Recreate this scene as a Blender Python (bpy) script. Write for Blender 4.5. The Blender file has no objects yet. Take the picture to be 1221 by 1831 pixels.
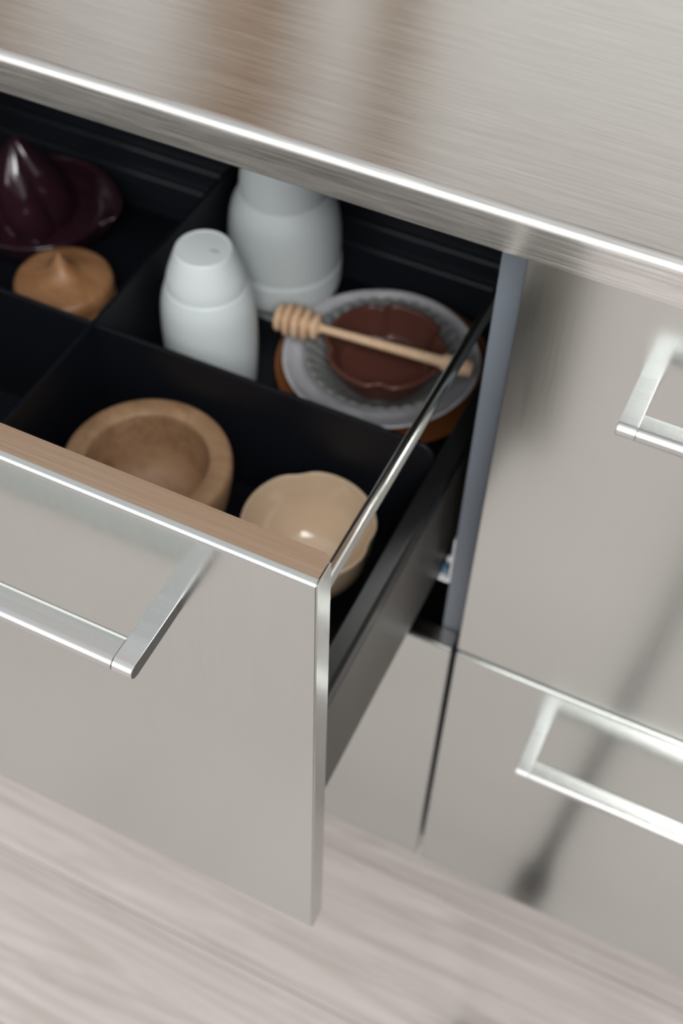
import bpy, bmesh, math, random
from math import sin, cos, pi, radians, sqrt, atan2, exp
from mathutils import Vector, Matrix

random.seed(4)
SC = bpy.context.scene
COL = SC.collection

# ------------------------------------------------------------------ camera
cam_d = bpy.data.cameras.new('camera')
cam = bpy.data.objects.new('camera', cam_d)
COL.objects.link(cam)
cam.location = (0.1230, -0.5116, 0.8292)
cam.rotation_euler = (0.6682, -0.0231, 0.4456)
cam_d.sensor_fit = 'VERTICAL'
cam_d.sensor_height = 36.0
cam_d.lens = 2208.06 / 1831 * 36.0
cam_d.clip_start = 0.01
cam_d.dof.use_dof = True
cam_d.dof.focus_distance = 0.545
cam_d.dof.aperture_fstop = 8.0
SC.camera = cam

# ------------------------------------------------------------------ world, light, exposure
W = bpy.data.worlds.new('overcast')
SC.world = W
W.use_nodes = True
W.node_tree.nodes['Background'].inputs[0].default_value = (0.97, 0.98, 1.0, 1)
W.node_tree.nodes['Background'].inputs[1].default_value = 0.78

def area(name, loc, aim, sx, sy, power, col):
    d = bpy.data.lights.new(name, 'AREA')
    d.shape = 'RECTANGLE'; d.size = sx; d.size_y = sy; d.energy = power; d.color = col
    o = bpy.data.objects.new(name, d); COL.objects.link(o)
    o.location = loc
    o.rotation_euler = (Vector(aim) - Vector(loc)).to_track_quat('-Z', 'Y').to_euler()
    return o
# daylight from a tall window high behind the photographer
area('window_daylight', (-0.7, -2.5, 1.42), (-0.7, 0.0, 1.20), 3.2, 1.85, 42, (1.0, 0.985, 0.965))
# added fill light for the drawer contents, further up and to the right
area('drawer_fill_light', (0.92, -1.75, 2.45), (-0.15, 0.10, 0.15), 1.1, 1.1, 60, (1.0, 0.99, 0.975))

SC.view_settings.view_transform = 'Standard'
SC.view_settings.look = 'None'
SC.view_settings.exposure = 0.0
SC.view_settings.gamma = 1.0
SC.view_settings.use_curve_mapping = False

# ------------------------------------------------------------------ helpers
MATS = {}
def mat(name, col, rough=0.5, metal=0.0, **kw):
    m = bpy.data.materials.new(name); m.use_nodes = True
    b = m.node_tree.nodes['Principled BSDF']
    b.inputs['Base Color'].default_value = (*col, 1)
    b.inputs['Roughness'].default_value = rough
    b.inputs['Metallic'].default_value = metal
    for k, v in kw.items():
        b.inputs[k.replace('_', ' ')].default_value = v
    MATS[name] = m
    return m

def nd(m, t): return m.node_tree.nodes.new(t)
def lk(m, a, b): m.node_tree.links.new(a, b)

def coords(m, scale, gen='Object', rot=(0, 0, 0)):
    tc = nd(m, 'ShaderNodeTexCoord'); mp = nd(m, 'ShaderNodeMapping')
    mp.inputs['Scale'].default_value = scale
    mp.inputs['Rotation'].default_value = rot
    lk(m, tc.outputs[gen], mp.inputs['Vector'])
    return mp.outputs['Vector']

def noise(m, vec, scale=1.0, detail=3.0, rough=0.5, dist=0.0):
    n = nd(m, 'ShaderNodeTexNoise')
    n.inputs['Scale'].default_value = scale; n.inputs['Detail'].default_value = detail
    n.inputs['Roughness'].default_value = rough; n.inputs['Distortion'].default_value = dist
    lk(m, vec, n.inputs['Vector'])
    return n.outputs['Fac']

def ramp(m, fac, stops):
    r = nd(m, 'ShaderNodeValToRGB')
    e = r.color_ramp.elements
    while len(e) < len(stops): e.new(0.5)
    for el, (p, c) in zip(e, stops):
        el.position = p; el.color = (*c, 1) if len(c) == 3 else c
    lk(m, fac, r.inputs['Fac'])
    return r.outputs['Color']

def maprange(m, fac, a, b, c, d):
    r = nd(m, 'ShaderNodeMapRange')
    for i, v in zip((1, 2, 3, 4), (a, b, c, d)): r.inputs[i].default_value = v
    lk(m, fac, r.inputs[0])
    return r.outputs[0]

def bump(m, fac, strength, dist=0.001):
    b = nd(m, 'ShaderNodeBump')
    b.inputs['Strength'].default_value = strength; b.inputs['Distance'].default_value = dist
    lk(m, fac, b.inputs['Height'])
    lk(m, b.outputs['Normal'], m.node_tree.nodes['Principled BSDF'].inputs['Normal'])

def pin(m, name): return m.node_tree.nodes['Principled BSDF'].inputs[name]

def brushed(name, col, rough, scale, amp=0.06, bstr=0.15, ramp_amp=0.10):
    m = mat(name, col, rough, 1.0)
    v = coords(m, scale)
    f = noise(m, v, 1.0, 4.0, 0.65)
    lk(m, maprange(m, f, 0.3, 0.7, rough - amp, rough + amp), pin(m, 'Roughness'))
    lo = tuple(c * (1 - ramp_amp) for c in col); hi = tuple(min(1, c * (1 + ramp_amp)) for c in col)
    lk(m, ramp(m, f, [(0.3, lo), (0.7, hi)]), pin(m, 'Base Color'))
    if bstr: bump(m, f, bstr, 0.0004)
    return m

STEEL_TOP = mat('brushed steel worktop', (0.64, 0.635, 0.615), 0.235, 1.0)
def _top():
    m = STEEL_TOP
    f1 = noise(m, coords(m, (26, 1150, 1150)), 1.0, 2.0, 0.6)
    f2 = noise(m, coords(m, (13, 520, 520)), 1.0, 2.0, 0.6)
    a = nd(m, 'ShaderNodeMath'); a.operation = 'ADD'
    lk(m, f1, a.inputs[0]); lk(m, f2, a.inputs[1])
    h = nd(m, 'ShaderNodeMath'); h.operation = 'MULTIPLY'; h.inputs[1].default_value = 0.5
    lk(m, a.outputs[0], h.inputs[0])
    lk(m, ramp(m, h.outputs[0], [(0.34, (0.53, 0.525, 0.505)), (0.50, (0.635, 0.63, 0.61)), (0.66, (0.74, 0.735, 0.715))]), pin(m, 'Base Color'))
    lk(m, maprange(m, h.outputs[0], 0.35, 0.65, 0.20, 0.27), pin(m, 'Roughness'))
_top()
def aniso(m, amount, direction):
    c = nd(m, 'ShaderNodeCombineXYZ')
    for i in range(3): c.inputs[i].default_value = direction[i]
    pin(m, 'Anisotropic').default_value = amount
    lk(m, c.outputs[0], pin(m, 'Tangent'))
aniso(STEEL_TOP, 1.0, (0, 1, 1))
STEEL = brushed('satin steel front', (0.575, 0.60, 0.58), 0.205, (700, 700, 12), 0.02, 0.03, 0.02)
STEEL_EDGE = brushed('polished steel edge', (0.53, 0.53, 0.53), 0.22, (300, 300, 30), 0.03, 0.0, 0.05)
STEEL_FOLD = brushed('satin steel fold', (0.72, 0.69, 0.65), 0.19, (10, 600, 600), 0.03, 0.0, 0.05)
ALU = brushed('brushed aluminium', (0.60, 0.60, 0.585), 0.27, (12, 700, 700), 0.03, 0.0, 0.03)
ALU_POST = brushed('brushed aluminium post', (0.65, 0.65, 0.645), 0.30, (12, 700, 700), 0.03, 0.0, 0.03)
ALU_END = mat('dark aluminium', (0.13, 0.127, 0.12), 0.45, 0.8)
RAIL = brushed('steel rail', (0.66, 0.64, 0.61), 0.20, (900, 20, 900), 0.03, 0.0, 0.03)
CORE = mat('warm grey laminate core', (0.58, 0.52, 0.46), 0.45)
GREY = mat('blue grey laminate', (0.135, 0.158, 0.185), 0.5)
DARKIN = mat('charcoal laminate', (0.02, 0.02, 0.022), 0.6)
BLACK = mat('black satin plastic', (0.006, 0.007, 0.010), 0.44, 0, Specular_IOR_Level=0.25)
RIDGE = mat('dark blue grey plastic', (0.016, 0.020, 0.026), 0.30)
CAPBLK = mat('black lacquered metal', (0.006, 0.006, 0.006), 0.34, 0, Specular_IOR_Level=0.3)
SIDE = mat('dark anodised metal', (0.115, 0.104, 0.096), 0.42, 0.85)
ZINC = mat('zinc plated steel', (0.88, 0.88, 0.90), 0.40, 0.4)
BLUEPL = mat('blue plastic', (0.08, 0.15, 0.22), 0.4)
WALL = mat('painted wall', (0.68, 0.67, 0.65), 0.8)
TRIPOD = mat('black tripod metal', (0.02, 0.021, 0.024), 0.4)
RUBBER = mat('black rubber', (0.012, 0.012, 0.012), 0.8)

WHITE = mat('matte white porcelain', (0.755, 0.82, 0.83), 0.42)
INK = mat('grey ink', (0.10, 0.11, 0.13), 0.6)
PLUM = mat('plum glaze', (0.035, 0.012, 0.019), 0.13, 0, Coat_Weight=0.6, Coat_Roughness=0.05)
AMBER = mat('amber wood plate', (0.22, 0.075, 0.022), 0.30)
GREYWHITE = mat('grey white stoneware', (0.50, 0.50, 0.54), 0.26)
_f = noise(GREYWHITE, coords(GREYWHITE, (60, 60, 60)), 1.0, 3.0)
lk(GREYWHITE, ramp(GREYWHITE, _f, [(0.35, (0.52, 0.52, 0.55)), (0.7, (0.66, 0.66, 0.70))]), pin(GREYWHITE, 'Base Color'))
FLUTE = mat('slate grey glaze', (0.20, 0.21, 0.205), 0.28)
CHOC = mat('chocolate glaze', (0.115, 0.042, 0.030), 0.30)
CREAM = mat('cream glaze', (0.63, 0.485, 0.34), 0.16, 0, Coat_Weight=0.5, Coat_Roughness=0.06)

def wood(name, lo, hi, scale, rough=0.5, veins=False):
    m = mat(name, hi, rough)
    v = coords(m, scale)
    f = noise(m, v, 1.0, 5.0, 0.6, 0.6)
    c = ramp(m, f, [(0.30, lo), (0.62, hi)])
    if veins:
        v2 = coords(m, (14, 14, 14))
        w = nd(m, 'ShaderNodeTexNoise'); w.inputs['Scale'].default_value = 1.6; w.inputs['Detail'].default_value = 2.5
        w.inputs['Distortion'].default_value = 0.4
        lk(m, v2, w.inputs['Vector'])
        line = ramp(m, w.outputs['Fac'], [(0.0, (1, 1, 1)), (0.465, (1, 1, 1)), (0.492, (0.50, 0.36, 0.27)), (0.52, (1, 1, 1))])
        mx = nd(m, 'ShaderNodeMix'); mx.data_type = 'RGBA'; mx.blend_type = 'MULTIPLY'
        mx.inputs['Factor'].default_value = 0.30
        lk(m, c, mx.inputs['A']); lk(m, line, mx.inputs['B'])
        c = mx.outputs['Result']
    lk(m, c, pin(m, 'Base Color'))
    return m
MAPLE = wood('turned maple', (0.30, 0.175, 0.092), (0.40, 0.245, 0.14), (18, 60, 60), 0.5, True)
CHERRY = wood('turned cherry', (0.27, 0.12, 0.045), (0.40, 0.21, 0.10), (20, 90, 90), 0.45)
BEECH = wood('pale beech', (0.72, 0.48, 0.30), (0.84, 0.60, 0.40), (20, 200, 200), 0.5)
UPRIGHT = wood('brown oak', (0.22, 0.135, 0.074), (0.30, 0.19, 0.108), (60, 60, 6), 0.5)

# white-washed oak planks: long grain along x, a different offset on each plank
OAK = mat('white washed oak', (0.62, 0.55, 0.51), 0.45)
def _oak():
    m = OAK
    tc = nd(m, 'ShaderNodeTexCoord'); oi = nd(m, 'ShaderNodeObjectInfo')
    mul = nd(m, 'ShaderNodeVectorMath'); mul.operation = 'MULTIPLY'
    mul.inputs[1].default_value = (3.2, 38, 1)
    lk(m, tc.outputs['Object'], mul.inputs[0])
    add = nd(m, 'ShaderNodeVectorMath'); add.operation = 'ADD'
    sc = nd(m, 'ShaderNodeVectorMath'); sc.operation = 'SCALE'
    sc.inputs[0].default_value = (37, 23, 11)
    lk(m, oi.outputs['Random'], sc.inputs['Scale'])
    lk(m, mul.outputs[0], add.inputs[0]); lk(m, sc.outputs[0], add.inputs[1])
    f1 = noise(m, add.outputs[0], 1.3, 6.0, 0.62, 1.2)
    # cathedral grain
    m2 = nd(m, 'ShaderNodeVectorMath'); m2.operation = 'MULTIPLY'; m2.inputs[1].default_value = (0.45, 1.0, 1)
    lk(m, add.outputs[0], m2.inputs[0])
    n2 = nd(m, 'ShaderNodeTexNoise'); n2.inputs['Scale'].default_value = 0.35; n2.inputs['Detail'].default_value = 1.0
    lk(m, m2.outputs[0], n2.inputs['Vector'])
    k = nd(m, 'ShaderNodeMath'); k.operation = 'MULTIPLY'; k.inputs[1].default_value = 95.0
    lk(m, n2.outputs['Fac'], k.inputs[0])
    s = nd(m, 'ShaderNodeMath'); s.operation = 'SINE'; lk(m, k.outputs[0], s.inputs[0])
    g = maprange(m, s.outputs[0], -1, 1, 0, 1)
    c1 = ramp(m, f1, [(0.28, (0.48, 0.415, 0.39)), (0.50, (0.57, 0.51, 0.485)), (0.72, (0.63, 0.57, 0.545))])
    c2 = ramp(m, g, [(0.0, (0.80, 0.78, 0.76)), (0.45, (1, 1, 1)), (1, (1, 1, 1))])
    mx = nd(m, 'ShaderNodeMix'); mx.data_type = 'RGBA'; mx.blend_type = 'MULTIPLY'; mx.inputs['Factor'].default_value = 0.6
    lk(m, c1, mx.inputs['A']); lk(m, c2, mx.inputs['B'])
    hs = nd(m, 'ShaderNodeHueSaturation')
    lk(m, maprange(m, oi.outputs['Random'], 0, 1, 0.93, 1.05), hs.inputs['Value'])
    lk(m, mx.outputs['Result'], hs.inputs['Color'])
    lk(m, hs.outputs['Color'], pin(m, 'Base Color'))
    bump(m, f1, 0.15, 0.001)
_oak()

# ---- mesh helpers
def link_mesh(name, bm, m, parent=None, smooth=None):
    me = bpy.data.meshes.new(name)
    bmesh.ops.recalc_face_normals(bm, faces=bm.faces)
    bm.to_mesh(me); bm.free()
    me.materials.append(m)
    o = bpy.data.objects.new(name, me); COL.objects.link(o)
    if parent is not None: o.parent = parent
    if smooth is not None:
        for p in me.polygons: p.use_smooth = True
        if smooth < 179:
            me.set_sharp_from_angle(angle=radians(smooth))
            if smooth <= 40:
                w = o.modifiers.new('weighted_normal', 'WEIGHTED_NORMAL'); w.keep_sharp = True; w.weight = 100
    return o

def box_bm(x0, x1, y0, y1, z0, z1, bev=0.0, seg=2, bm=None):
    own = bm is None
    b = bmesh.new()
    bmesh.ops.create_cube(b, size=1.0)
    for v in b.verts:
        v.co = Vector(((x0 + x1) / 2 + v.co.x * (x1 - x0), (y0 + y1) / 2 + v.co.y * (y1 - y0), (z0 + z1) / 2 + v.co.z * (z1 - z0)))
    if bev: bmesh.ops.bevel(b, geom=list(b.edges), offset=bev, segments=seg, profile=0.5, affect='EDGES')
    if own: return b
    merge(bm, b); return bm

def merge(dst, src):
    mp = {v: dst.verts.new(v.co) for v in src.verts}
    for f in src.faces:
        try: dst.faces.new([mp[v] for v in f.verts])
        except ValueError: pass
    src.free()

def box(name, m, parent, x0, x1, y0, y1, z0, z1, bev=0.0, seg=2):
    return link_mesh(name, box_bm(x0, x1, y0, y1, z0, z1, bev, seg), m, parent, 35 if bev else None)

def prism_bm(pts, axis, a, b):
    """pts: 2-D closed outline; axis 'x': pts=(y,z); 'y': pts=(x,z); 'z': pts=(x,y)"""
    bm = bmesh.new()
    def P(p, t):
        return {'x': (t, p[0], p[1]), 'y': (p[0], t, p[1]), 'z': (p[0], p[1], t)}[axis]
    A = [bm.verts.new(P(p, a)) for p in pts]; B = [bm.verts.new(P(p, b)) for p in pts]
    n = len(pts)
    bm.faces.new(A); bm.faces.new(list(reversed(B)))
    for i in range(n): bm.faces.new([A[i], A[(i + 1) % n], B[(i + 1) % n], B[i]])
    return bm

def arc(cx, cy, r, a0, a1, n):
    return [(cx + r * cos(radians(a0 + (a1 - a0) * i / n)), cy + r * sin(radians(a0 + (a1 - a0) * i / n))) for i in range(n + 1)]

def lathe_bm(prof, n=72, rmod=None, zmod=None):
    """prof: list of (r, z); rmod(theta, r, z, i)->r ; closes at r==0"""
    bm = bmesh.new(); rings = []
    for i, (r, z) in enumerate(prof):
        if r < 1e-6:
            rings.append([bm.verts.new((0, 0, z))]); continue
        ring = []
        for k in range(n):
            t = 2 * pi * k / n
            rr = rmod(t, r, z, i) if rmod else r
            zz = zmod(t, r, z, i) if zmod else z
            ring.append(bm.verts.new((rr * cos(t), rr * sin(t), zz)))
        rings.append(ring)
    for a, b in zip(rings, rings[1:]):
        if len(a) == 1 and len(b) == 1: continue
        for k in range(n):
            k2 = (k + 1) % n
            if len(a) == 1: bm.faces.new([a[0], b[k], b[k2]])
            elif len(b) == 1: bm.faces.new([a[k], b[0], a[k2]])
            else: bm.faces.new([a[k], b[k], b[k2], a[k2]])
    return bm

def smooth_prof(pts, sub=6):
    """Catmull-Rom through the (r, z) points"""
    out = []
    P = [pts[0]] + list(pts) + [pts[-1]]
    for i in range(1, len(P) - 2):
        p0, p1, p2, p3 = P[i - 1], P[i], P[i + 1], P[i + 2]
        for k in range(sub):
            t = k / sub
            f = lambda a, b, c, d: 0.5 * (2 * b + (c - a) * t + (2 * a - 5 * b + 4 * c - d) * t * t + (-a + 3 * b - 3 * c + d) * t ** 3)
            out.append((max(0.0, f(p0[0], p1[0], p2[0], p3[0])), f(p0[1], p1[1], p2[1], p3[1])))
    out.append(pts[-1])
    return out

def thing(name, label, cat, loc=(0, 0, 0), group=None):
    o = bpy.data.objects.new(name, None); COL.objects.link(o)
    o.location = loc; o.empty_display_size = 0.02
    o['label'] = label; o['category'] = cat
    if group: o['group'] = group
    return o

def tag(o, label, cat, group=None):
    o['label'] = label; o['category'] = cat
    if group: o['group'] = group
    return o

# ------------------------------------------------------------------ the room
FLOOR = -0.595
fl = box('floor', mat('subfloor', (0.20, 0.17, 0.15), 0.9), None, -3.2, 3.2, -3.4, 0.70, FLOOR - 0.06, FLOOR - 0.012)
fl['kind'] = 'structure'
pw = 0.172; seam0 = -0.126
plank_mesh = {}
def plank(x0, x1, y0, y1):
    L, Wd = round(x1 - x0, 4), round(y1 - y0, 4)
    if (L, Wd) not in plank_mesh:
        o = link_mesh('plank', box_bm(0, L, 0, Wd, -0.012, 0, 0.0010, 1), OAK, fl)
        plank_mesh[(L, Wd)] = o.data
    else:
        o = bpy.data.objects.new('plank', plank_mesh[(L, Wd)]); COL.objects.link(o); o.parent = fl
    o.location = (x0, y0, FLOOR)
for r in range(-18, 5):
    y0 = seam0 + r * pw
    off = random.uniform(-0.9, 0.9)
    for k in range(-2, 2):
        plank(off + k * 1.6 + 0.0006, off + (k + 1) * 1.6 - 0.0006, y0 + 0.0005, y0 + pw - 0.0005)

wl = box('wall_back', WALL, None, -3.2, 3.2, 0.70, 0.78, FLOOR, 2.2)
wl['kind'] = 'structure'

# ------------------------------------------------------------------ worktop
ZC0, ZC1 = 0.4136, 0.4400
YF = -0.020
rr = 0.0062
prof = [(0.66, ZC0), (0.66, ZC1)] + arc(YF + rr, ZC1 - rr, rr, 90, 180, 12) + arc(YF + 0.001, ZC0 + 0.001, 0.001, 180, 270, 3)
wt = link_mesh('worktop', prism_bm(prof, 'x', -1.25, 1.25), STEEL_TOP, None, 30)
tag(wt, 'brushed stainless steel worktop with rounded front lip above the drawers', 'worktop')

# ------------------------------------------------------------------ cabinets
TF = 0.0177           # front thickness
CW = 0.646            # cabinet width
def handle(parent, xa, xb, yf, ztop):
    """bar handle between xa and xb on the front plane yf"""
    h = 0.009; pwid = 0.0108
    zc = ztop - h / 2
    tip, inner = yf - 0.0424, yf - 0.0245
    endprof = [(yf + 0.0005, ztop)] + [(p[0], p[1]) for p in arc(tip + h / 2, zc, h / 2, 90, 270, 14)] + [(yf + 0.0005, ztop - h)]
    for a in (xa, xb - pwid):
        bm = prism_bm(endprof, 'x', a, a + pwid)
        e = [ed for ed in bm.edges if abs(ed.verts[0].co.x - ed.verts[1].co.x) < 1e-6]
        bmesh.ops.bevel(bm, geom=e, offset=0.0003, segments=1, affect='EDGES')
        po = link_mesh('handle_post', bm, ALU_POST, parent, 40)
        po.data.materials.append(ALU_END)      # outer end face gets a darker colour than the rest
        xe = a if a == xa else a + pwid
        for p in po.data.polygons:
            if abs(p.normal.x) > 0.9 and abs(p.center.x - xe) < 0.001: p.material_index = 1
    barprof = arc(tip + h / 2, zc, h / 2, 90, 270, 14) + arc(inner - h / 2, zc, h / 2, -90, 90, 14)
    bm = prism_bm(barprof, 'x', xa + pwid + 0.0002, xb - pwid - 0.0002)
    link_mesh('handle_bar', bm, ALU, parent, 40)

def front(parent, x0, x1, yf, z0, z1):
    """brown-core front clad in steel: face sheet with a rounded top fold, and edge strips"""
    s = 0.0012
    # core, with the plan corner at the back rounded
    rc = 0.004
    plan = [(x0 + s, yf + s), (x1 - s, yf + s)] + arc(x1 - s - rc, yf + TF - rc, rc, 0, 90, 6) + arc(x0 + s + rc, yf + TF - rc, rc, 90, 180, 6)
    core = link_mesh('front_core', prism_bm(plan, 'z', z0 + 0.0006, z1 - 0.0014), CORE, parent)
    core['label'] = 'warm grey laminate back of the front panel'
    plan2 = [(x0 + s, yf + 0.0036), (x1 - s, yf + 0.0036)] + plan[2:]
    tf = link_mesh('top_fold', prism_bm(plan2, 'z', z1 - 0.0013, z1 - 0.0003), STEEL_FOLD, parent)
    tf['label'] = 'satin steel top of the front panel'
    r = 0.0036
    outer = arc(yf + r, z1 - r, r, 90, 180, 8) + arc(yf + 0.0012, z0 + 0.0012, 0.0012, 180, 270, 3)
    inner_ = [(yf + 0.0036, z0), (yf + 0.0036, z1)]
    face = link_mesh('steel_face', prism_bm(outer + inner_, 'x', x0 + 0.0009, x1 - 0.0009), STEEL, parent, 30)
    face['label'] = 'satin steel face of the drawer front'
    for (a, b) in ((x0, x0 + 0.0009), (x1 - 0.0009, x1)):
        ed = box('steel_edge', STEEL_EDGE, parent, a, b, yf + 0.0006, yf + TF - 0.0035, z0, z1 - 0.0004, 0.0002, 1)
    return core

def carcass(root, x0, x1):
    t = 0.015; y0, y1 = 0.0195, 0.60
    for a, b in ((x0, x0 + t), (x1 - t, x1)):
        box('side_panel', GREY, root, a, b, y0, y1, -0.392, ZC0 - 0.0015)
    box('bottom_panel', DARKIN, root, x0 + t, x1 - t, y0, y1, -0.392, -0.377)
    box('back_panel', DARKIN, root, x0 + t, x1 - t, y1 - 0.012, y1, -0.377, ZC0 - 0.0015)
    box('top_rail', DARKIN, root, x0 + t, x1 - t, y0 + 0.03, y0 + 0.12, ZC0 - 0.017, ZC0 - 0.0015)
    box('plinth', STEEL, root, x0, x1, 0.135, 0.15, FLOOR, -0.392)

ZT = 0.405
ZL = -0.400
# right-hand unit, both drawers closed
rc_ = thing('drawer_cabinet', 'steel drawer cabinet on the right with both drawers closed and bar handles', 'cabinet', (0.323, 0.3, FLOOR))
carcass(rc_, 0.0, CW)
for (z0, z1) in ((0.006, ZT), (ZL, 0.0)):
    d = link_mesh('drawer', box_bm(0.020, CW - 0.020, TF + 0.0005, 0.50, z0 + 0.06, z0 + 0.19), DARKIN, rc_)
    d['label'] = 'closed drawer with steel front and bar handle, ' + ('upper' if z0 > 0 else 'lower') + ' one'
    front(d, 0.0, CW, 0.0, z0, z1)
    handle(d, 0.0742, CW - 0.0742, 0.0, z1 - 0.0615)

# left-hand unit: upper drawer pulled out, lower one closed
XR = -0.0046; XL = XR - CW
lc = thing('drawer_cabinet', 'steel drawer cabinet on the left with its upper drawer pulled open', 'cabinet', (XL + CW / 2, 0.3, FLOOR))
carcass(lc, XL, XR)
d = link_mesh('drawer', box_bm(XL + 0.020, XR - 0.020, TF + 0.0005, 0.50, ZL + 0.06, ZL + 0.19), DARKIN, lc)
d['label'] = 'closed lower drawer under the open one'
front(d, XL, XR, 0.0, ZL, 0.0)
handle(d, XL + 0.0742, XR - 0.0742, 0.0, -0.0615)

# runner fixed to the right side panel
XI = XR - 0.015       # inner face of the right side panel
rp = [(XI - 0.0002, 0.109), (XI - 0.0022, 0.109), (XI - 0.0022, 0.0590), (XI - 0.0028, 0.0575), (XI - 0.0042, 0.0566), (XI - 0.0105, 0.0566),
      (XI - 0.0105, 0.0545), (XI - 0.0036, 0.0545), (XI - 0.0014, 0.0553), (XI - 0.0004, 0.0570)]
rn = link_mesh('drawer_runner', prism_bm(rp, 'y', 0.022, 0.46), ZINC, lc, 30)
rn['label'] = 'zinc plated drawer runner channel'
box('runner_clip', BLUEPL, rn, XI - 0.0098, XI - 0.0026, 0.026, 0.05, 0.0568, 0.0640, 0.001)
bm = bmesh.new(); bmesh.ops.create_uvsphere(bm, u_segments=16, v_segments=10, radius=0.0036)
bmesh.ops.translate(bm, verts=bm.verts, vec=(XI - 0.0062, 0.034, 0.0690))
link_mesh('runner_wheel', bm, ZINC, rn, 180)

# the open drawer
D = 0.2456
XOUT = XR - 0.0255    # outer face of the drawer side
XIN = XOUT - 0.0140   # inner face
XC = (XL + XR) / 2
YB = 0.296            # back of the drawer
ZB = 0.075            # inside bottom
YI = -D + TF          # back of the front panel
mirror = lambda x: 2 * XC - x
dr = link_mesh('drawer', box_bm(mirror(XIN) - 0.001, XIN + 0.001, YI + 0.0004, YB, 0.064, ZB), BLACK, lc)
dr['label'] = 'upper drawer pulled open, black inside with steel front'
front(dr, XL, XR, -D, 0.004, ZT)
handle(dr, XL + 0.0726, XR - 0.0726, -D, 0.3450)
for sgn in (1, -1):
    fx = (lambda x: x) if sgn == 1 else mirror
    lower = [(fx(XOUT), 0.0605), (fx(XOUT), 0.1690), (fx(XOUT - 0.0012), 0.1702), (fx(XIN), 0.1702), (fx(XIN), 0.0605)]
    a = link_mesh('drawer_side', prism_bm(lower, 'y', YI + 0.0004, YB), SIDE, dr, 30)
    a['label'] = 'dark anodised metal drawer side'
    cap = [(XOUT - 0.0004, 0.1704), (XOUT - 0.0003, 0.1790)] + arc(XOUT - 0.0051, 0.1812, 0.0048, 0, 78, 8) + \
          [(XIN + 0.0012, 0.1885), (XIN + 0.0003, 0.1880), (XIN, 0.1868), (XIN, 0.1704)]
    b = link_mesh('side_cap', prism_bm([(fx(x), z) for x, z in cap], 'y', YI + 0.0004, YB), CAPBLK, dr, 40)
    b['label'] = 'black rounded cap along the drawer side'
    # rail with a foot at the back
    bm = bmesh.new()
    xr_, zr_, R = fx(-0.0365), 0.2895, 0.0040
    M = Matrix.Translation((xr_, (YI + YB - 0.012) / 2, zr_)) @ Matrix.Rotation(pi / 2, 4, 'X')
    bmesh.ops.create_cone(bm, cap_ends=True, segments=28, radius1=R, radius2=R, depth=YB - 0.012 - YI, matrix=M)
    rl = link_mesh('side_rail', bm, RAIL, dr, 40)
    rl['label'] = 'round steel rail above the drawer side'
    box('rail_bracket', CAPBLK, dr, xr_ - 0.005, xr_ + 0.005, YB - 0.012, YB, 0.1890, zr_ + 0.006, 0.0015)
box('drawer_back', CAPBLK, dr, mirror(XIN) - 0.001, XIN + 0.001, YB, YB + 0.010, 0.0605, 0.21)

# ------------------------------------------------------------------ divider insert in the drawer
ins = thing('divider_insert', 'black drawer insert with crossing dividers and a ridged back', 'drawer insert', (XC, 0.03, ZB))
X0I, X1I = mirror(XIN) + 0.001, XIN - 0.001
YFI, YBI = YI + 0.003, YB - 0.0005
XD = -0.3185
box('insert_floor', BLACK, ins, X0I, X1I, YFI, YBI, ZB + 0.0002, ZB + 0.0020)
ZB2 = ZB + 0.0022
# ridged back: stepped profile
rb = 0.0034
st = [(YBI, ZB2), (YBI - 0.0150, ZB2)] + arc(YBI - 0.0150 + rb, 0.1172 - rb, rb, 180, 90, 7) + \
     [(YBI - 0.0080, 0.1174)] + arc(YBI - 0.0080 + rb, 0.1382 - rb, rb, 180, 90, 7) + \
     [(YBI - 0.0010, 0.1384), (YBI - 0.0008, 0.200), (YBI, 0.200)]
link_mesh('ridged_back', prism_bm(st, 'x', X0I, X1I), RIDGE, ins, 30)
def bevel_top(bm):
    e = [ed for ed in bm.edges if all(v.co.z > 0.18 for v in ed.verts) and len(ed.link_faces) == 2 and max(len(f.verts) for f in ed.link_faces) > 4]
    bmesh.ops.bevel(bm, geom=e, offset=0.0011, segments=3, profile=0.5, affect='EDGES')
def divider_x(y, xa, xb, zt=0.1975, rl=0.012, rr_=0.012):
    pts = [(xa, ZB2), (xb, ZB2)] + ([(xb, zt - rr_)] + arc(xb - rr_, zt - rr_, rr_, 0, 90, 6) if rr_ else [(xb, zt)]) + \
          (arc(xa + rl, zt - rl, rl, 90, 180, 6) if rl else [(xa, zt)])
    bm = prism_bm(pts, 'y', y - 0.0016, y + 0.0016)
    bevel_top(bm)
    return link_mesh('divider', bm, BLACK, ins, 30)
divider_x(0.0235, XD + 0.0018, X1I - 0.0005, rl=0)
divider_x(0.0235, X0I + 0.0005, XD - 0.0018, rr_=0)
link_mesh('divider', prism_bm([(YFI, ZB2), (YBI - 0.0152, ZB2), (YBI - 0.0152, 0.1985), (YFI, 0.1985)], 'x', XD - 0.0016, XD + 0.0016), BLACK, ins, 30)

ZF = ZB + 0.0022       # where the crockery stands

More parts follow.
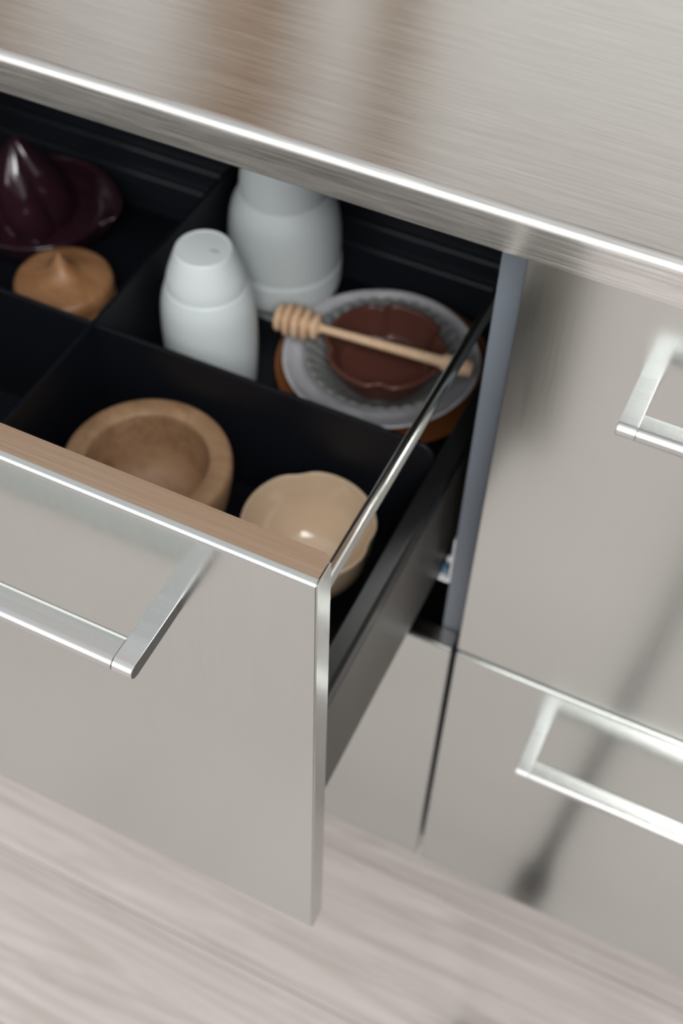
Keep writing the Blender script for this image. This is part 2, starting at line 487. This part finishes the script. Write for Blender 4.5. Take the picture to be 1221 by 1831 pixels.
# ------------------------------------------------------------------ white porcelain beakers
def beaker(label, x, y, prof, mark=False):
    t = thing('beaker', label, 'cup', (x, y, ZF), 'white porcelain beakers')
    b = link_mesh('beaker_body', lathe_bm(prof, 96), WHITE, t, 60)
    if mark:
        zt = prof[-1][1] + 0.0002
        bm = bmesh.new()
        xx = 0.0055
        for i, w in enumerate((0.0010, 0.0007, 0.0013, 0.0009, 0.0012)):
            box_bm(xx, xx + w, -0.0008 if i % 2 else -0.0005, 0.0008 if i % 3 else 0.0004, zt, zt + 0.0002, bm=bm)
            xx += w + 0.0005
        mk = link_mesh('maker_mark', bm, INK, t)
        mk['label'] = 'tiny dark maker mark on the foot'
        mk.rotation_euler.z = radians(6)
    return t
ps = smooth_prof([(0.0345, 0.0), (0.0365, 0.020), (0.0380, 0.050), (0.0380, 0.078), (0.0363, 0.098), (0.0322, 0.1125)], 6) + \
     smooth_prof([(0.0317, 0.1127), (0.0302, 0.1215), (0.0262, 0.1340), (0.0222, 0.1445)], 6) + \
     [(0.0214, 0.1455), (0.0208, 0.1457), (0.0203, 0.1455), (0.0200, 0.1449), (0.0, 0.1449)]
beaker('smaller white porcelain beaker standing upside down in front of the taller one', -0.2721, 0.1080, ps, True)
pb = smooth_prof([(0.0330, 0.0), (0.0345, 0.008), (0.0395, 0.0150), (0.0455, 0.022)], 5) + smooth_prof([(0.0472, 0.0235), (0.0490, 0.032), (0.0492, 0.050)], 5) + \
     smooth_prof([(0.0478, 0.0515), (0.0484, 0.065), (0.0478, 0.085), (0.0446, 0.104), (0.0376, 0.1190)], 6) + \
     smooth_prof([(0.0371, 0.1192), (0.0363, 0.132), (0.0338, 0.150), (0.0290, 0.166)], 6) + \
     [(0.0280, 0.1672), (0.0268, 0.1672), (0.0256, 0.166), (0.0245, 0.1635), (0.0, 0.1635)]
beaker('taller white porcelain beaker partly hidden under the worktop edge', -0.2675, 0.2305, pb)

# ------------------------------------------------------------------ stacked plates and honey dipper
PX, PY = -0.1505, 0.1795
def dish(name, label, cat, m, prof, x, y, z, group=None, **kw):
    o = link_mesh(name, lathe_bm(prof, kw.pop('n', 96), **kw), m, None, 50)
    o.location = (x, y, z)
    return tag(o, label, cat, group)
zp = ZF
dish('wooden_plate', 'amber brown wooden plate at the bottom of the stack', 'plate', AMBER,
     [(0, 0)] + smooth_prof([(0.055, 0.0), (0.066, 0.0012), (0.081, 0.0065), (0.0910, 0.0115), (0.0920, 0.0126), (0.0905, 0.0132), (0.078, 0.0085), (0.062, 0.0045)], 5) + [(0, 0.0042)], -0.1490, PY + 0.002, zp)
zp += 0.0044
dish('stoneware_plate', 'grey white stoneware plate with raised rim on the amber plate', 'plate', GREYWHITE,
     [(0, 0)] + smooth_prof([(0.042, 0.0), (0.052, 0.0012), (0.068, 0.008), (0.0785, 0.0172), (0.0815, 0.0192), (0.0822, 0.0205), (0.0800, 0.0208), (0.072, 0.0140), (0.058, 0.0060), (0.048, 0.0045)], 5) + [(0, 0.0042)],
     PX - 0.001, PY - 0.0005, zp, rmod=lambda t, r, z, i: r * (1 + 0.008 * sin(2 * t + 0.6) + 0.005 * sin(5 * t)))
zp += 0.0046
NFL = 34
def flz(t, r, z, i):
    w = max(0.0, min(1.0, (r - 0.040) / 0.012))
    return z + w * 0.0028 * abs(sin(NFL * t / 2)) * 1.0
def flr(t, r, z, i):
    w = max(0.0, min(1.0, (r - 0.052) / 0.012))
    return r * (1 - w * 0.022 * (1 - abs(sin(NFL * t / 2))))
dish('fluted_dish', 'slate grey fluted dish under the chocolate brown dish', 'dish', FLUTE,
     [(0, 0)] + smooth_prof([(0.030, 0.0), (0.038, 0.001), (0.047, 0.009), (0.0585, 0.0200), (0.0645, 0.0243), (0.0654, 0.0254), (0.0635, 0.0258), (0.0555, 0.0205), (0.045, 0.0110), (0.036, 0.0048)], 5) + [(0, 0.0045)],
     -0.1466, 0.1727, zp, rmod=flr, zmod=flz, n=352)
zp += 0.0050
NOT = [radians(a) for a in (118, 38, -72, -148)]
def petal(amp, w):
    def f(t, r, z, i):
        s = 0
        for a in NOT:
            d_ = (t - a + pi) % (2 * pi) - pi
            s += exp(-(d_ / w) ** 2)
        k = max(0.0, min(1.0, (r - 0.030) / 0.012))
        return r * (1 - amp * k * s)
    return f
dish('petal_dish', 'chocolate brown glazed dish with notched petal rim on top of the stack', 'dish', CHOC,
     [(0, 0)] + smooth_prof([(0.030, 0.0), (0.036, 0.002), (0.0435, 0.016), (0.0492, 0.0285), (0.0505, 0.0315), (0.0490, 0.0328), (0.0462, 0.0312), (0.0415, 0.0180), (0.0360, 0.0065), (0.028, 0.0045)], 5) + [(0, 0.0042)],
     -0.1453, 0.1715, zp, rmod=petal(0.085, 0.14), n=180)
ZRIM = zp + 0.0328

# honey dipper lying across the brown dish
A = Vector((-0.2375, 0.1560, ZRIM + 0.0052)); B = Vector((-0.0690, 0.1715, ZRIM + 0.0046))
L = (B - A).length
dp = thing('honey_dipper', 'pale wooden honey dipper lying across the chocolate brown dish', 'honey dipper', A)
dp.rotation_euler = Vector((0, 0, 1)).rotation_difference(B - A).to_euler()
pr = [(0, 0.0)]
radii = [0.0118, 0.0142, 0.0146, 0.0138, 0.0112]
for i, r in enumerate(radii):
    z0 = 0.0003 + i * 0.0080
    for k in range(7):
        a = pi * k / 6
        pr.append((0.0055 + (r - 0.0055) * sin(a) ** 0.55, z0 + 0.0058 * (1 - cos(a)) / 2))
pr += [(0.0040, 0.0400), (0.0034, 0.0412), (0, 0.0412)]
link_mesh('dipper_head', lathe_bm(pr, 40), BEECH, dp, 60)
hd = [(0, 0.0412), (0.0034, 0.0412)] + [(0.0034 + 0.0002 * i, 0.045 + (L - 0.075) * i / 6) for i in range(7)] + \
     [(0.0048, L - 0.0275), (0.0072, L - 0.0235), (0.0074, L - 0.010), (0.0068, L - 0.0015), (0.0056, L), (0, L)]
link_mesh('dipper_handle', lathe_bm(hd, 32), BEECH, dp, 50)

# ------------------------------------------------------------------ bowls in the front compartment
mb = [(0, 0)] + [(0.040, 0.0), (0.042, 0.0012)] + smooth_prof([(0.050, 0.012), (0.0585, 0.030), (0.0632, 0.050), (0.0640, 0.0585), (0.0625, 0.0622), (0.0595, 0.0634)], 6) + \
     [(0.0480, 0.0626), (0.0468, 0.0618)] + smooth_prof([(0.0462, 0.0600), (0.0450, 0.046), (0.0410, 0.030), (0.0300, 0.0200), (0.015, 0.0172)], 6) + [(0, 0.0168)]
dish('wooden_bowl', 'thick rimmed turned wooden bowl with dark veins behind the drawer front', 'bowl', MAPLE, [(r * 0.960, z * 1.27) for r, z in mb], -0.2370, -0.0450, ZF)
NOT2 = [radians(a) for a in (125, 5, -115)]
def lobe(t, r, z, i):
    s = 0
    for a in NOT2:
        d_ = (t - a + pi) % (2 * pi) - pi
        s += exp(-(d_ / 0.20) ** 2)
    k = max(0.0, min(1.0, (z - 0.025) / 0.035))
    return r * (1 - 0.055 * k * s)
cb = [(0, 0.002), (0.018, 0.002), (0.019, 0.0), (0.0215, 0.0)] + smooth_prof([(0.0225, 0.003), (0.034, 0.014), (0.0435, 0.034), (0.0472, 0.056), (0.0482, 0.0635), (0.0476, 0.0650), (0.0464, 0.0642), (0.0448, 0.054), (0.0405, 0.034), (0.030, 0.016), (0.016, 0.0085)], 6) + [(0, 0.0075)]
dish('cream_bowl', 'small glossy cream bowl with lobed rim beside the rail', 'bowl', CREAM, cb, -0.1130, -0.0345, ZF, rmod=lobe, n=144)

# ------------------------------------------------------------------ round wooden box with pointed lid
bx = thing('wooden_box', 'round wooden box with pointed lid beside the plum juicer', 'box', (-0.4255, 0.1235, ZF))
link_mesh('box_body', lathe_bm([(0, 0), (0.036, 0)] + smooth_prof([(0.0375, 0.001), (0.0415, 0.010), (0.0430, 0.022), (0.0425, 0.0285)], 5) + [(0.0405, 0.0292), (0, 0.0292)], 80), CHERRY, bx, 50)
lidp = [(0, 0.0294), (0.0400, 0.0294), (0.0420, 0.0300)] + smooth_prof([(0.0426, 0.0330), (0.0424, 0.0395), (0.0400, 0.0440), (0.0340, 0.0462), (0.0250, 0.0478), (0.0160, 0.0510), (0.0090, 0.0568), (0.0048, 0.0635), (0.0022, 0.0690), (0.0008, 0.0706)], 6) + [(0, 0.0708)]
link_mesh('box_lid', lathe_bm(lidp, 80), CHERRY, bx, 60)

# ------------------------------------------------------------------ plum glazed citrus juicer
JX, JY = -0.5070, 0.2050
ju = thing('citrus_juicer', 'dark plum glazed ceramic citrus juicer with twisted cone and spouted saucer', 'juicer', (JX, JY, ZF))
SP = radians(2)
def lip(t):
    d_ = (t - SP + pi) % (2 * pi) - pi
    if d_ < 0: return exp(-(d_ / 0.045) ** 2)
    return exp(-(d_ / 0.55) ** 2)
def sp_r(t, r, z, i):
    return r * (1 + 0.17 * max(0.0, min(1.0, (r - 0.046) / 0.024)) * lip(t))
def sp_z(t, r, z, i):
    return z + 0.006 * max(0.0, min(1.0, (r - 0.046) / 0.024)) * lip(t)
sau = [(0, 0.0), (0.036, 0.0)] + smooth_prof([(0.040, 0.001), (0.054, 0.012), (0.064, 0.028), (0.0685, 0.0385), (0.0695, 0.0405), (0.0678, 0.0412), (0.0640, 0.0370), (0.058, 0.022), (0.046, 0.0125), (0.034, 0.0100)], 6) + [(0, 0.0100)]
link_mesh('saucer', lathe_bm(sau, 144, sp_r, sp_z), PLUM, ju, 60)
rp_ = smooth_prof([(0.0330, 0.0098), (0.0375, 0.022), (0.0385, 0.036), (0.0345, 0.054), (0.0262, 0.071), (0.0160, 0.086), (0.0065, 0.0970), (0.0012, 0.1010)], 8) + [(0, 0.1014)]
def ream(t, r, z, i):
    ph = 4 * t + 36 * (z - 0.01) + 0.3
    return r * (0.76 + 0.27 * (abs(sin(ph / 2)) ** 0.7))
rm = link_mesh('reamer', lathe_bm([(0, 0.0098)] + rp_, 180, ream), PLUM, ju, 60)
rm.location = (-0.0135, 0.0035, 0)

# ------------------------------------------------------------------ things only the steel mirrors
# oak uprights of a shelf on the wall behind the worktop
sh = thing('wall_shelf', 'brown wooden shelf uprights against the wall, mirrored in the worktop', 'shelf', (-0.5, 0.68, ZC1))
for x0, x1 in ((-1.02, -0.90), (-0.605, -0.485), (-0.372, -0.338)):
    box('upright', UPRIGHT, sh, x0, x1, 0.655, 0.699, ZC1 + 0.0005, 1.219, 0.002)
box('shelf_board', UPRIGHT, sh, -1.70, 0.30, 0.40, 0.699, 1.22, 1.25, 0.002)
box('shelf_board', UPRIGHT, sh, -1.70, 0.30, 0.40, 0.699, 1.60, 1.63, 0.002)
box('shelf_front', UPRIGHT, sh, -1.70, 0.30, 0.40, 0.42, 1.251, 1.599, 0.002)

# tripod of the photographer, mirrored in the lower right front
tp = thing('tripod', 'dark camera tripod leg mirrored in the lower right drawer front', 'tripod', (0.2, -0.55, FLOOR))
apex = Vector((0.232, -0.640, 0.700))
def tube(p, q, r0, r1, name, m, parent, n=20):
    v = q - p
    bm = bmesh.new()
    bmesh.ops.create_cone(bm, cap_ends=True, segments=n, radius1=r0, radius2=r1, depth=v.length,
                          matrix=Matrix.Translation((p + q) / 2) @ v.to_track_quat('Z', 'Y').to_matrix().to_4x4())
    return link_mesh(name, bm, m, parent, 40)
for fx_, fy_ in ((0.1148, -0.1085), (0.75, -1.05), (-0.25, -1.12)):
    f = Vector((fx_, fy_, FLOOR + 0.016))
    up = (apex - f).normalized()
    ap = apex + Vector((f.x - apex.x, f.y - apex.y, 0)).normalized() * 0.03
    lg = tube(f + up * 0.03, f.lerp(ap, 0.40), 0.0085, 0.0085, 'tripod_leg', TRIPOD, tp)
    tube(f.lerp(ap, 0.38), f.lerp(ap, 0.72), 0.0115, 0.0115, 'leg_section', TRIPOD, lg)
    tube(f.lerp(ap, 0.70), ap, 0.0145, 0.0145, 'leg_section', TRIPOD, lg)
    ft = lathe_bm(smooth_prof([(0.0, -0.016), (0.011, -0.0155), (0.0195, -0.008), (0.0210, 0.004), (0.0185, 0.018), (0.0115, 0.032), (0.0, 0.036)], 5), 24)
    bmesh.ops.translate(ft, verts=ft.verts, vec=f)
    link_mesh('rubber_foot', ft, RUBBER, lg, 60)
tube(apex + Vector((0, 0, -0.04)), apex + Vector((0, 0, 0.03)), 0.034, 0.034, 'tripod_collar', TRIPOD, tp)

# parents sit at the base of their things while the parts above are written in world coordinates
def unworld(root):
    inv = Matrix.Translation(root.location).inverted()
    for c in root.children:
        c.matrix_parent_inverse = inv
for r in (rc_, lc, ins, sh, tp): unworld(r)
